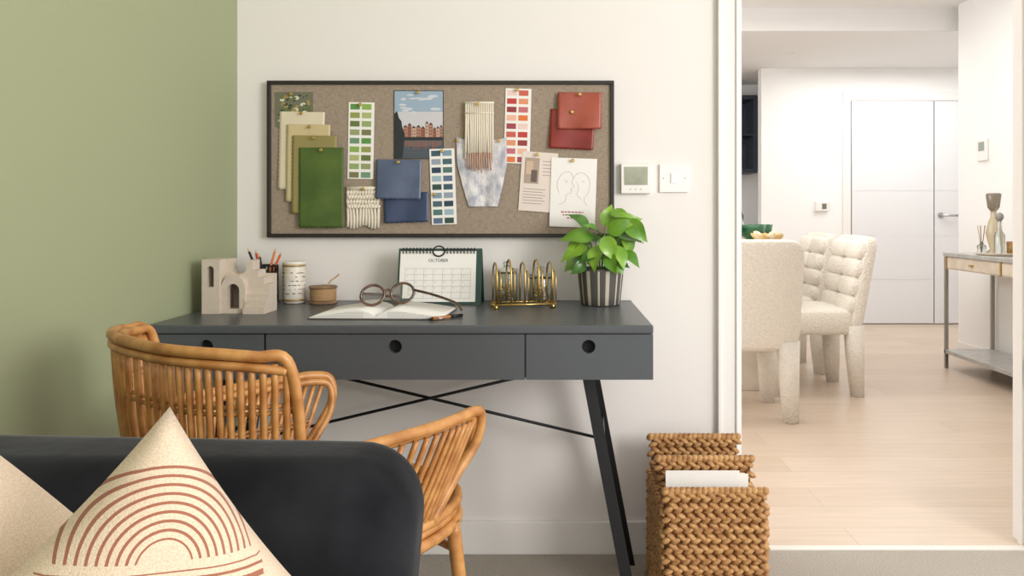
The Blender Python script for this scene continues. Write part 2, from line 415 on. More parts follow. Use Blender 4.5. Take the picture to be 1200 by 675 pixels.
for i in range(N):
    a_=-60+120*i/(N-1); zt=ZB-.018
    pts=[plan(rad(a_*.98),ZS,.86),plan(rad(a_*.99),.60,.91),plan(rad(a_),.71,.965),plan(rad(a_),zt,.99)]
    sl.tube(cr(pts,3),.0054,8)
for sg in (-1,1):
    n=18
    for i in range(n):
        a_=66+56*i/(n-1); ab=66+44*i/(n-1)
        pts=[plan(rad(sg*ab),ZS,.86),plan(rad(sg*(a_*.6+ab*.4)),(ZS+ZA)/2,.935),plan(rad(sg*a_),ZA-.014,.99+.02*i/n)]
        sl.tube(cr(pts,3),.0052,8)
sl.build('slats',M_rattan,rt)
wv=MB()
for z,s_ in ((.745,.965),(.735,.965),(.56,.885),(.55,.885)):
    wv.tube([plan(rad(-62+i*4),z,s_) for i in range(32)],.0035,6)
for sg in (-1,1):
    for z in (.575,.567): wv.tube([plan(rad(sg*(66+i*3)),z,.91) for i in range(18)],.0035,6)
for sg in (-1,1):
    for zz in (.662,.654,.646,.638): wv.tube([plan(rad(sg*64),zz,.945),plan(rad(sg*64),zz-.006,.943)],.0165,10)
wv.build('weave_bindings',M_rattan2,rt)
st=MB()
for k in range(26):
    v=-.46+k*.0175
    half=.2 if -.42<v<-.08 else .15
    st.tube([MID+RX*-half+FW*v+V((0,0,ZS-.02)),MID+FW*v+V((0,0,ZS-.03)),MID+RX*half+FW*v+V((0,0,ZS-.02))],.0085,6)
st.build('seat_weave',M_rattan,rt)
for k,a_ in enumerate((-128,128,-48,48)):
    b=MB(); b.tube(cr([plan(rad(a_),ZS-.03,.86),plan(rad(a_),.25,.93),plan(rad(a_),0.0,1.02)],6),.0135,10); b.build('leg_%d'%(k+1),M_rattan,rt)
b=MB(); b.tube(cr([plan(rad(a_),.25,.9) for a_ in (-128,-90,-48,0,48,90,128)],6),.009,8)
b.tube(cr([plan(rad(128),.40,.87),plan(rad(180),.37,.75),plan(rad(-128),.40,.87)],6),.008,8)
b.tube(cr([plan(rad(128),.25,.9),plan(rad(180),.27,.75),plan(rad(-128),.25,.9)],6),.009,8); b.build('stretcher_ring',M_rattan,rt)

# ------------------------------------------------------------ sofa
rt=root('velvet_sofa',(-.55,-1.7,.4))
b=MB()
x0,x1=-.93,-.146
ids=[]
for (z,dx) in ((.12,.03),(.6,.014),(.770,0)):
    zz=(lambda x:z-(.008 if z>.7 and x>-.5 else 0))
    ids.append([b.P((x,y,zz(x))) for (x,y) in ((x0,-1.62),(x1-dx,-1.60),(x1-dx,-1.40),(x0,-1.38))])
for i in range(2):
    for k in range(4): b.F((ids[i][k],ids[i][(k+1)%4],ids[i+1][(k+1)%4],ids[i+1][k]))
b.F(ids[0][::-1]); b.F(ids[2])
b.build('backrest',M_velvet,rt,.082,10)
b=MB(); b.box(-.93,-.17,-2.25,-1.4,.1,.30); b.build('base',M_velvet,rt,.02)
b=MB(); b.box(-.925,-.175,-2.24,-1.625,.30,.40); b.build('seat_cushion',M_velvet,rt,.035,5)
b=MB()
for x in (-.88,-.22):
    for y in (-2.18,-1.46): b.tube([(x,y,.1),(x,y,0)],[.022,.014],12)
b.build('feet',M_black,rt)

# ------------------------------------------------------------ pillows
def pillow_mat(name,pats):
    m=bpy.data.materials.new(name); m.use_nodes=True; nt=m.node_tree; bs=nt.nodes['Principled BSDF']
    bs.inputs['Roughness'].default_value=.95; bs.inputs['Sheen Weight'].default_value=.1; bs.inputs['Specular IOR Level'].default_value=.2
    tc=nt.nodes.new('ShaderNodeTexCoord'); sp=nt.nodes.new('ShaderNodeSeparateXYZ'); nt.links.new(tc.outputs['Object'],sp.inputs[0])
    def Mh(op,a,b=None,c=None):
        n=nt.nodes.new('ShaderNodeMath'); n.operation=op
        for i,x in enumerate((a,b,c)):
            if x is None: continue
            if isinstance(x,(int,float)): n.inputs[i].default_value=x
            else: nt.links.new(x,n.inputs[i])
        return n.outputs[0]
    X,Y=sp.outputs[0],sp.outputs[1]
    p=Mh('MULTIPLY',Mh('ADD',X,Y),.70711); q=Mh('MULTIPLY',Mh('SUBTRACT',X,Y),.70711)
    tot=None
    for (kind,pc,qc,r0,r1,per,duty,lo,hi) in pats:
        dp=Mh('SUBTRACT',p,pc); dq=Mh('SUBTRACT',q,qc)
        if kind=='arc': d=Mh('SQRT',Mh('ADD',Mh('MULTIPLY',dp,dp),Mh('MULTIPLY',dq,dq)))
        elif kind=='line': d=Mh('ABSOLUTE',dp)
        else: d=Mh('MAXIMUM',Mh('ABSOLUTE',dp),Mh('MULTIPLY',Mh('ABSOLUTE',dq),.8))
        k=Mh('LESS_THAN',Mh('FRACT',Mh('DIVIDE',d,per)),duty)
        for cnd in (Mh('GREATER_THAN',d,r0),Mh('LESS_THAN',d,r1),Mh('GREATER_THAN',p,lo),Mh('LESS_THAN',p,hi)): k=Mh('MULTIPLY',k,cnd)
        if kind=='line': k=Mh('MULTIPLY',k,Mh('LESS_THAN',Mh('ABSOLUTE',dq),.075))
        tot=k if tot is None else Mh('MAXIMUM',tot,k)
    n=nt.nodes.new('ShaderNodeTexNoise'); n.inputs['Scale'].default_value=700; nt.links.new(tc.outputs['Object'],n.inputs['Vector'])
    r=nt.nodes.new('ShaderNodeValToRGB'); r.color_ramp.elements[0].color=L3((208,186,160)); r.color_ramp.elements[1].color=L3((226,206,182))
    r.color_ramp.elements[0].position=.3; r.color_ramp.elements[1].position=.65
    nt.links.new(n.outputs['Fac'],r.inputs[0])
    mx=nt.nodes.new('ShaderNodeMixRGB'); nt.links.new(r.outputs[0],mx.inputs[1]); mx.inputs[2].default_value=L3((150,84,62))
    nt.links.new(Mh('MULTIPLY',tot,.9),mx.inputs[0]); nt.links.new(mx.outputs[0],bs.inputs['Base Color'])
    bp=nt.nodes.new('ShaderNodeBump'); bp.inputs['Strength'].default_value=.5; bp.inputs['Distance'].default_value=.0015
    nt.links.new(n.outputs['Fac'],bp.inputs['Height']); nt.links.new(bp.outputs[0],bs.inputs['Normal'])
    return m
def pillow(name,tip,updir,facedir,half,thick,m,zmin,pin=.13,rnd=0):
    f=V(facedir).normalized(); up=V(updir); up=(up-f*up.dot(f)).normalized(); rt_=up.cross(f).normalized()
    ax=(up+rt_).normalized(); ay=(up-rt_).normalized()
    c=V(tip)-up*(half*1.4142*(.985-rnd*.5))
    Mx=Matrix(((ax.x,ay.x,f.x,c.x),(ax.y,ay.y,f.y,c.y),(ax.z,ay.z,f.z,c.z),(0,0,0,1))); inv=Mx.inverted()
    b=MB(); n=34
    for side in (1,-1):
        g=[]
        for i in range(n+1):
            row=[]
            for j in range(n+1):
                u=-1+2*i/n; v=-1+2*j/n
                cr_=1-rnd*(u*v)**2
                x=u*half*(1-pin*(1-v*v))*cr_; y=v*half*(1-pin*(1-u*u))*cr_
                t=max(0,(1-abs(u)**2.6)*(1-abs(v)**2.6))**.55
                wr=.005*math.sin(7*u+3*v)*t+.003*math.sin(13*v-5*u)*t
                w=Mx@V((x,y,side*(thick*t)+wr)); w.z=max(w.z,zmin+.0001*(i+j))
                row.append(b.P(inv@w))
            g.append(row)
        for i in range(n):
            for j in range(n): b.F((g[i][j],g[i+1][j],g[i+1][j+1],g[i][j+1]),0,True)
    o=b.build(name,m,None,recalc=False,matrix=Mx)
    import bmesh
    bm=bmesh.new(); bm.from_mesh(o.data); bmesh.ops.remove_doubles(bm,verts=bm.verts[:],dist=.0003); bmesh.ops.recalc_face_normals(bm,faces=bm.faces[:]); bm.to_mesh(o.data); bm.free()
    return o
PM1=pillow_mat('woven_pillow_fabric',[('arc',.172,0,.018,.066,.0058,.34,.176,1),('line',.158,0,0,.012,.0055,.34,.146,.172),('sq',.075,.045,.010,.062,.0085,.36,-1,.134)])
PM2=pillow_mat('woven_pillow_fabric_plain',[('arc',.02,-.16,.05,.095,.0085,.3,-1,1)])
pillow('patterned_pillow',(-.298,-1.79,.880),(.10,.1,1),(.62,-.85,.12),.200,.080,PM1,.402,.115,.015)
pillow('patterned_pillow',(-.520,-1.745,.880),(-.02,.12,1),(.30,-1,.12),.205,.080,PM2,.402,.03,.08)

# ------------------------------------------------------------ magazine basket
rt=root('woven_magazine_basket',(.4,-.27,.18))
bx0,bx1=.272,.532
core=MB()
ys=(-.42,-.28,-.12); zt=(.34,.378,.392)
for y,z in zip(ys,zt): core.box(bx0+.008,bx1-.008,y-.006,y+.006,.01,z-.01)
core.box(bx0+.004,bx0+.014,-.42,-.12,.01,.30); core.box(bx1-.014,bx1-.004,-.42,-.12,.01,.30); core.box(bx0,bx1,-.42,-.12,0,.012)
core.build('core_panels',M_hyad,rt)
hy=MB()
def lumps(org,ux,nz,W,H,rowh=.0255,stepw=.026):
    org=V(org);ux=V(ux);nz=V(nz);uz=V((0,0,1)); rows=int(H/rowh); n=int(W/stepw)
    for r_ in range(rows):
        for k in range(n*2):
            hi=k%2; a=rad(-30 if hi else 30)+random.uniform(-.12,.12)
            c=org+ux*((k+.5+(r_%2)*.5)*W/(n*2+.5))+uz*((r_+.5)*H/rows+(.0045 if hi else -.0045))
            d=(ux*math.cos(a)+uz*math.sin(a)); e=(uz*math.cos(a)-ux*math.sin(a))
            hy.sell(c,d*.0155,e*.0078,nz*(.0085+.002*random.random()),1,6,10)
lumps((bx0,-.427,.0),(1,0,0),(0,-1,0),bx1-bx0,.335)
lumps((bx0,-.287,.18),(1,0,0),(0,-1,0),bx1-bx0,.19)
lumps((bx0,-.127,.18),(1,0,0),(0,-1,0),bx1-bx0,.205)
lumps((bx0,-.42,.0),(0,1,0),(-1,0,0),.30,.30)
lumps((bx1,-.42,.0),(0,1,0),(1,0,0),.30,.30)
for y,z in zip(ys,zt):
    n=19
    for k in range(n):
        c=V((bx0-.002+(k+.5)*(bx1-bx0+.004)/n,y,z-.005)); hy.sell(c,V((.0115,0,.006)),V((0,.014,0)),V((-.004,0,.009)),1,6,10)
hy.build('braided_weave',M_hya,rt)
b=MB(); b.box(.285,.475,-.375,-.372,.02,.372); b.box(.29,.50,-.365,-.36,.02,.36); b.box(.30,.50,-.33,-.325,.02,.35); b.build('papers',M_paper,rt)

# ------------------------------------------------------------ pinboard (elevation dimensions, 385 drawing units per metre)
BX=lambda u:(u-650)/385.0
BZ=lambda v:1.031-(v-251)/385.0
rt=root('pinboard',(BX(517),-.01,BZ(187)))
fx0,fx1,fz0,fz1=BX(316),BX(719),BZ(278),BZ(96)
b=MB(); w=.0115
b.box(fx0,fx1,-.026,0,fz1-w,fz1); b.box(fx0,fx1,-.026,0,fz0,fz0+w); b.box(fx0,fx0+w,-.026,0,fz0+w,fz1-w); b.box(fx1-w,fx1,-.026,0,fz0+w,fz1-w)
b.build('frame',mat('dark_frame',(38,31,28),.45),rt,.0015)
box('linen_panel',fx0+w,fx1-w,-.018,0,fz0+w,fz1-w,M_linen,rt)
YB=-.0185
def tilt(u,v,cu,cv,deg):
    a=rad(deg); du,dv=u-cu,v-cv
    return (cu+du*math.cos(a)-dv*math.sin(a), cv+du*math.sin(a)+dv*math.cos(a))
def swatch(name,u0,u1,v0,v1,y,m,deg=0,pink='lb',wave=.003,skew=0,gather=0):
    b=MB(); nx,nz_=18,int(18*(v1-v0)/(u1-u0))//2*2+8
    cu,cv=(u0+u1)/2,v0; g=[]
    for i in range(nx+1):
        row=[]
        for j in range(nz_+1):
            u=u0+(u1-u0)*i/nx; v=v0+(v1-v0)*j/nz_
            if i==0 and 'l' in pink: u-= .9*(j%2)
            if i==nx and 'r' in pink: u+= .9*(j%2)
            if j==nz_ and 'b' in pink: v+= .9*(i%2)
            if j==0 and 't' in pink: v-=.9*(i%2)
            fi=i/nx; fj=j/nz_
            u+=skew*fj
            if gather: u+=(cu-u)*gather*(1-fj)
            u2,v2=tilt(u,v,cu,cv,deg)
            yy=y-wave*(.5+.5*math.sin(fi*7+fj*2.2+u0))*(.3+.7*fj)-wave*.5*fj
            row.append(b.P((BX(u2),yy,BZ(v2))))
        g.append(row)
    for i in range(nx):
        for j in range(nz_): b.F((g[i][j],g[i+1][j],g[i+1][j+1],g[i][j+1]),0,True)
    o=b.build(name,m,rt,recalc=False)
    s_=o.modifiers.new('th','SOLIDIFY'); s_.thickness=.0008
def fab(n,c,**k): return mat(n,c,k.pop('rough',.6),sheen=.15,bump=.1,bscale=500,**k)
# plant photograph
b=MB(); u0,u1,v0,v1=325,369,109,150
b.quad((BX(u0),YB-.001,BZ(v1)),(BX(u1),YB-.001,BZ(v1)),(BX(u1),YB-.001,BZ(v0)),(BX(u0),YB-.001,BZ(v0)),0)
for k in range(60):
    cu,cv,r_=random.uniform(u0+4,u1-4),random.uniform(v0+4,v1-4),random.uniform(1.2,3.4)
    pts=[b.P((BX(cu+r_*math.cos(a_)),YB-.0013-k*.00001,BZ(cv+r_*.7*math.sin(a_)))) for a_ in [i*math.pi/4 for i in range(8)]]
    b.F(pts,1+k%4)
b.build('botanical_photo',[mat('ph0',(112,112,92)),mat('ph1',(214,216,190)),mat('ph2',(96,112,60)),mat('ph3',(166,142,84)),mat('ph4',(58,66,50))],rt,recalc=False)
swatch('cream_swatch',331,383,132,222,YB-.002,fab('fab1',(222,210,184)),1)
swatch('sand_swatch',340,390,147,236,YB-.006,fab('fab2',(204,186,142)),.5)
swatch('khaki_swatch',347,398,160,250,YB-.010,fab('fab3',(148,136,84)),.5)
swatch('green_swatch',355,406,174,266,YB-.014,fab('fab4',(86,108,42),rgb2=(68,92,34),vscale=12),0)
def card(name,u0,u1,v0,v1,deg,cols,y=YB-.002):
    b=MB(); cu,cv=(u0+u1)/2,(v0+v1)/2
    def q(a0,a1,c0,c1,y,mi):
        pts=[tilt(a,c,cu,cv,deg) for (a,c) in ((a0,c1),(a1,c1),(a1,c0),(a0,c0))]
        b.quad(*[(BX(p[0]),y,BZ(p[1])) for p in pts],mi)
    q(u0,u1,v0,v1,y,0)
    R_,C_=9,2; rh=(v1-v0)/R_; cw=(u1-u0-3)/C_
    for r_ in range(R_):
        for c_ in range(C_):
            q(u0+2+c_*cw,u0+2+(c_+.82)*cw,v0+2+r_*rh,v0+2+(r_+.66)*rh,y-.0004,1+(r_*C_+c_)%len(cols))
    ms=[M_paper]+[mat(name+'_c%d'%i,c) for i,c in enumerate(cols)]
    b.build(name,ms,rt,recalc=False)
card('green_paint_card',410,440,121,210,1,[(92,148,74),(140,176,84),(150,156,84),(176,184,120),(104,120,60),(150,170,110),(150,160,110),(120,122,80),(112,150,120)])
card('blue_paint_card',506,535,175,263,-2,[(60,88,104),(126,156,176),(150,160,176),(70,100,110),(36,62,84),(80,118,112),(160,184,196),(92,110,140),(48,78,70)],YB-.0045)
card('red_paint_card',592,622,105,192,1.5,[(236,206,196),(204,96,80),(196,60,60),(226,150,110),(150,56,56),(196,110,120),(238,184,160),(226,120,60),(160,70,80)])
# city canal photograph
b=MB(); cu,cv=492,147
def pq(a0,a1,c0,c1,y,mi):
    b.quad((BX(a0),y,BZ(c1)),(BX(a1),y,BZ(c1)),(BX(a1),y,BZ(c0)),(BX(a0),y,BZ(c0)),mi)
pq(463,521,107,187,YB-.0015,0); pq(464,520,108,150,YB-.0018,1); pq(464,520,132,163,YB-.0019,9)
for k in range(16):
    a,c=random.uniform(468,516),random.uniform(111,134); w_=random.uniform(3,7); h_=random.uniform(.7,1.8)
    b.F([b.P((BX(a+w_*math.cos(q)),YB-.0020-k*.00001,BZ(c+h_*math.sin(q)))) for q in [i*math.pi/5 for i in range(10)]],2)
u=474; i=0
while u<520:
    w_=random.uniform(3.5,6); u1_=min(u+w_,520); h_=random.uniform(10,18); pq(u,u1_,163-h_,163,YB-.0024,3+i%3)
    b.F([b.P((BX(u),YB-.0024,BZ(163-h_))),b.P((BX(u1_),YB-.0024,BZ(163-h_))),b.P((BX((u+u1_)/2),YB-.0024,BZ(160-h_)))],6)
    for kk in range(3):
        for ll in (.2,.6): pq(u+w_*ll,u+w_*(ll+.18),163-h_+2.5+kk*3.6,163-h_+4.2+kk*3.6,YB-.0026,6)
    u+=w_; i+=1
pq(464,520,161.5,165,YB-.0027,7); pq(464,520,165,186,YB-.0024,8)
for k in range(16):
    a=474+k*2.8; pq(a,a+1.8,166,171+random.uniform(0,6),YB-.0026,10 if k%3 else 4)
for k in range(6): pq(466,519,173+k*2.2,173.6+k*2.2,YB-.0029,11)
b.F([b.P((BX(x),YB-.003,BZ(z))) for x,z in ((464,186),(464,134),(467,131),(469,139),(472,143),(473,150),(476,158),(475,170),(473,186))],7)
b.build('city_photo',[mat('ci%d'%i,c) for i,c in enumerate([(60,60,62),(156,176,196),(206,210,218),(176,130,110),(154,94,78),(196,166,144),(74,58,54),(36,42,44),(84,92,100),(206,204,208),(130,98,88),(62,70,78)])],rt,recalc=False)
# satin swatches
fb=mat('blue_satin',(94,106,132),.35,sheen=.1,rgb2=(76,88,114),vscale=10); fb2=mat('blue_satin_dark',(56,70,102),.35,rgb2=(44,56,86),vscale=10)
swatch('blue_swatch_lower',452,503,226,260,YB-.003,fb2,-2,wave=.006)
swatch('blue_swatch',444,496,188,233,YB-.010,fb,1,wave=.007)
fr=mat('rust_satin',(168,82,62),.35,rgb2=(146,64,48),vscale=12); fr2=mat('red_satin',(146,48,36),.35,rgb2=(124,36,28),vscale=12)
swatch('rust_swatch',654,704,110,152,YB-.009,fr,0,wave=.007)
swatch('red_swatch_lower',646,697,130,175,YB-.003,fr2,3,wave=.005)
# macrame fringe
b=MB()
yar=mat('cream_yarn',(232,222,204),.9)
for k in range(11):
    u=410+k*3.5
    b.tube([(BX(u+.8*math.sin(j*1.9+k)),YB-.005-.002*math.sin(j*1.9),BZ(223+j*4.4)) for j in range(6)]+[(BX(u+.5),YB-.005,BZ(255)),(BX(u),YB-.005,BZ(266+2*math.sin(k*.9)))],.0045,6)
b.tube([(BX(409),YB-.006,BZ(221)),(BX(446),YB-.006,BZ(221))],.006,8)
for j in range(4):
    for k in range(11):
        b.sell((BX(410.5+k*3.4+(j%2)*1.5),YB-.009,BZ(226+j*5.5)),(.0055,0,.003),(0,.004,0),(-.002,0,.005),1,6,8)
b.build('macrame_fringe',yar,rt)
b=MB(); g=[]
for i in range(15):
    row=[]
    for j in range(15):
        fi,fj=i/14,j/14
        wid=1-.42*max(0,fj-.35)**1.2/.65**1.2
        u=565+(fi-.5)*58*wid+2*fj; v=162+80*fj+4*math.sin(fi*math.pi)*(1-fj)
        row.append(b.P((BX(u),YB-.005-.004*math.sin(fi*9)*(fj),BZ(v))))
    g.append(row)
for i in range(14):
    for j in range(14): b.F((g[i][j],g[i+1][j],g[i+1][j+1],g[i][j+1]),0,True)
b.build('textured_fabric',mat('marbled_fabric',(230,226,226),.6,rgb2=(168,170,184),vscale=30,stretch=(2,1,1),bump=.5,bscale=120),rt,recalc=False)
b=MB()
for k in range(13):
    u=547.5+k*2.55; L_=183+random.uniform(-4,5)
    b.tube([(BX(u),YB-.012,BZ(122)),(BX(u+random.uniform(-.4,.4)),YB-.014,BZ(150)),(BX(u+random.uniform(-.8,.8)),YB-.013,BZ(L_))],.0034,6)
b.tube([(BX(546),YB-.013,BZ(122)),(BX(580),YB-.013,BZ(122))],.0035,8)
b.tube([(BX(546),YB-.016,BZ(134)),(BX(580),YB-.016,BZ(134))],.002,6)
b.build('yarn_tassel',yar,rt)
b=MB()
for k in range(11):
    u=550+k*2.6
    b.tube([(BX(u),YB-.017,BZ(180)),(BX(u+random.uniform(-.5,.5)),YB-.017,BZ(random.uniform(196,204)))],.0022,6)
b.build('tan_tassel',mat('tan_yarn',(196,158,136),.9),rt)
# papers
def sheet(name,u0,u1,v0,v1,deg,y,extra,mats):
    b=MB(); cu,cv=(u0+u1)/2,(v0+v1)/2
    def q(a0,a1,c0,c1,yy,mi):
        pts=[tilt(a,c,cu,cv,deg) for (a,c) in ((a0,c1),(a1,c1),(a1,c0),(a0,c0))]
        b.quad(*[(BX(p[0]),yy,BZ(p[1])) for p in pts],mi)
    q(u0,u1,v0,v1,y,0)
    for i,(a0,a1,c0,c1,mi) in enumerate(extra): q(a0,a1,c0,c1,y-.0003-.00008*(i%6),mi)
    b.build(name,mats,rt,recalc=False)
ex=[(614,631,186,216,1),(616,624,190,205,2),(622,629,200,214,3)]
for k in range(5): ex.append((635,648,189+k*4,189.7+k*4,4))
for k in range(6): ex.append((614,640-3*(k%2),222+k*3.3,222.7+k*3.3,4))
sheet('magazine_page',610,652,179,248,4,YB-.0035,ex,[mat('mp0',(230,216,206)),mat('mp1',(176,156,140)),mat('mp2',(206,182,156)),mat('mp3',(104,90,84)),mat('mp4',(160,148,140))])
ex=[]
for k,(a0,a1) in enumerate(((658,684),(660,682),(665,677))):
    u=a0
    while u<a1:
        w_=random.uniform(2,4); ex.append((u,min(u+w_,a1),248+k*3.4,249.4+k*3.4,1)); u+=w_+1
sheet('line_art_print',645,698,186,266,2,YB-.006,ex,[mat('la0',(242,238,234)),mat('la1',(170,90,80))])
b=MB()
for pts in ([(654,240),(662,236),(664,228),(670,226),(669,221),(673,219),(670,214),(672,209),(669,203),(662,202),(656,208),(653,216),(655,226)],
            [(672,209),(678,203),(686,205),(691,213),(689,226),(684,234),(688,241)],[(676,213),(678,222),(676,228),(681,233)],
            [(661,211),(665,213),(662,215)],[(681,212),(685,214)]):
    b.tube(cr([(BX(u),YB-.0070,BZ(v)) for u,v in pts],5),.00035,5)
b.build('line_drawing',mat('ink_line',(190,168,162)),rt)
b=MB()
for (u,v,d) in ((345,112,.006),(357,134,.006),(367,150,.01),(372,163,.014),(381,177,.018),(425,124,.004),(492,110,.004),(429,222,.012),(470,191,.018),(520,178,.006),(562,124,.018),(538,166,.006),(586,166,.008),(607,107,.004),(679,113,.018),(670,133,.01),(630,182,.006),(671,189,.008),(511,228,.006)):
    p0=V((BX(u),YB-d+.003,BZ(v))); b.tube([p0,p0+V((0,-.006,0)),p0+V((0,-.007,0)),p0+V((0,-.012,0)),p0+V((0,-.013,0))],[.0015,.0015,.0035,.0055,.004],10)
b.build('brass_pins',M_brass,rt)
# intercom and light switch
rt=root('wall_intercom',(BX(744),-.01,BZ(210)))
box('body',BX(727),BX(762),-.022,0,BZ(227),BZ(192),M_trim,rt,.003)
box('screen',BX(731),BX(758),-.0235,-.022,BZ(217),BZ(196),mat('screen',(176,176,158),.25,rgb2=(150,152,134),vscale=20),rt)
b=MB()
for u in (738,744,750): b.tube([(BX(u),-.022,BZ(222)),(BX(u),-.0228,BZ(222))],.002,8)
b.build('buttons',mat('button_grey',(150,148,144),.4),rt)
rt=root('light_switch',(BX(789),-.01,BZ(209)))
box('plate',BX(772.5),BX(806),-.009,0,BZ(225.5),BZ(192.5),mat('switch_white',(244,240,238),.3),rt,.002)
box('rocker',BX(785.5),BX(793),-.0125,-.009,BZ(215),BZ(203),mat('rocker_white',(250,248,246),.25),rt,.001)
b=MB()
for u in (777,802): b.tube([(BX(u),-.009,BZ(209)),(BX(u),-.0098,BZ(209))],.0022,10)
b.build('screws',mat('screw',(170,168,166),.3,metal=.8),rt)

# ------------------------------------------------------------ things on the desk (top z = .77)
DZ=.7702
b=MB(); X0=-.922
b.xf=Matrix.Translation((X0,0,0))@Matrix.Diagonal((.92,1,1,1))@Matrix.Translation((-X0,0,0))
ol=[(X0,DZ),(X0+.178,DZ),(X0+.178,DZ+.075),(X0+.162,DZ+.075),(X0+.162,DZ+.093),(X0+.146,DZ+.093),(X0+.146,DZ+.112),(X0+.128,DZ+.112),(X0+.128,DZ+.138),(X0+.112,DZ+.138),(X0+.112,DZ+.120)]
ol+=[(X0+.086+.026*math.cos(a_),DZ+.118+.018*(-math.sin(a_))) for a_ in [math.pi*k/8 for k in range(1,8)]]
ol+=[(X0+.06,DZ+.120),(X0+.06,DZ+.142),(X0,DZ+.142)]
b.plate([ol,arch(X0+.014,X0+.034,DZ+.07,DZ+.125),arch(X0+.05,X0+.10,DZ+.012,DZ+.078)],-.305,-.25)
b.box(X0+.002,X0+.176,-.25,-.242,DZ,DZ+.10); b.box(X0+.002,X0+.058,-.25,-.242,DZ+.10,DZ+.138)
b.plate([[(X0,DZ),(X0+.05,DZ),(X0+.05,DZ+.142),(X0,DZ+.142)],arch(X0+.014,X0+.034,DZ+.07,DZ+.125)],-.34,-.305)
b.plate([arch(X0+.05,X0+.118,DZ,DZ+.1,14),arch(X0+.066,X0+.102,DZ+.012,DZ+.078,14)],-.33,-.305)
for k in range(4): b.box(X0+.118,X0+.178,-.345+k*.012,-.305,DZ+k*.016,DZ+(k+1)*.016)
b.build('arch_sculpture',M_plaster)
# pencil cup
px,py=-.852,-.085
rt=root('pencil_cup',(px,py,DZ))
b=MB()
for z in (.002,.03,.06,.09,.108): b.tube([(px+.038*math.cos(k*math.pi/12),py+.038*math.sin(k*math.pi/12),DZ+z+.002) for k in range(24)],.0024,6,closed=True)
for k in range(20):
    a_=k*math.pi/10; b.tube([(px+.038*math.cos(a_),py+.038*math.sin(a_),DZ+.002),(px+.038*math.cos(a_+.3),py+.038*math.sin(a_+.3),DZ+.11)],.0017,5)
    b.tube([(px+.038*math.cos(a_),py+.038*math.sin(a_),DZ+.002),(px+.038*math.cos(a_-.3),py+.038*math.sin(a_-.3),DZ+.11)],.0017,5)
b.lathe((px,py,DZ),[(.036,0),(.036,.003)],20)
b.build('wire_cup',M_black,rt)
b=MB()
for (dx,dy,h_,mi) in ((-.045,0,.15,0),(-.028,.01,.145,1),(.03,.0,.15,2),(.042,.012,.14,1),(-.01,-.01,.135,0)):
    p0=V((px-dx*.3,py-dy,DZ+.006)); p1=V((px+dx,py+dy,DZ+h_)); b.tube([p0,p1],.0036,6,mi)
    d_=(p1-p0).normalized(); b.tube([p1,p1+d_*.012],[.0036,.0008],6,3)
b.build('pencils',[mat('pn0',(44,44,48)),mat('pn1',(206,90,40)),mat('pn2',(210,120,60)),mat('pn3',(214,180,140))],rt)
# marbled jar
jx,jy=-.765,-.085
rt=root('marble_jar',(jx,jy,DZ))
b=MB(); b.lathe((jx,jy,DZ),[(.028,0),(.0325,.003),(.033,.04),(.0325,.105),(.031,.112)],32); b.build('body',mat('speckled_ceramic',(238,232,222),.4,rgb2=(214,200,180),vscale=30),rt)
b=MB()
for k in range(90):
    a_=random.uniform(math.pi,2*math.pi); z=random.choice((.03,.042,.054,.066,.078,.09))+random.uniform(-.001,.001)
    c=V((jx+.0325*math.cos(a_),jy+.0325*math.sin(a_),DZ+z)); t_=V((-math.sin(a_),math.cos(a_),0)); n_=V((math.cos(a_),math.sin(a_),0))
    b.sell(c,t_*random.uniform(.0015,.0045),n_*.0009,(0,0,.0014),1,4,6)
b.build('speckles',mat('speckle_ink',(110,96,82),.6),rt)
for z in (.012,.112):
    b=MB(); b.lathe((jx,jy,DZ+z-.004),[(.0330,0),(.0338,.003),(.0330,.006)],32); b.build('band',mat('gilt_band',(190,160,110),.4,metal=.5),rt)
b=MB(); b.lathe((jx,jy,DZ+.112),[(.032,0),(.033,.003),(.033,.008),(.031,.011)],32); b.build('lid',mat('ceramic_lid',(228,222,212),.4),rt)
# twine spool
tx,ty=-.677,-.095
rt=root('twine_spool',(tx,ty,DZ))
b=MB(); b.lathe((tx,ty,DZ),[(.039,0),(.041,.002),(.041,.006),(.037,.008)],28); b.lathe((tx,ty,DZ+.044),[(.037,0),(.041,.002),(.041,.006),(.038,.008),(.012,.008)],28); b.build('flanges',mat('spool_wood',(160,126,94),.6,var=.2,vscale=30),rt)
b=MB()
b.tube([(tx+.036*math.cos(k*.4),ty+.036*math.sin(k*.4),DZ+.010+k*.033/160) for k in range(160)],.0026,5)
b.lathe((tx,ty,DZ+.006),[(.035,0),(.035,.038)],20)
b.tube(cr([(tx+.02,ty-.02,DZ+.052),(tx+.024,ty-.01,DZ+.066),(tx+.034,ty,DZ+.074),(tx+.046,ty+.004,DZ+.085)],5),.0022,6)
b.build('twine',mat('twine',(186,150,108),.8),rt)
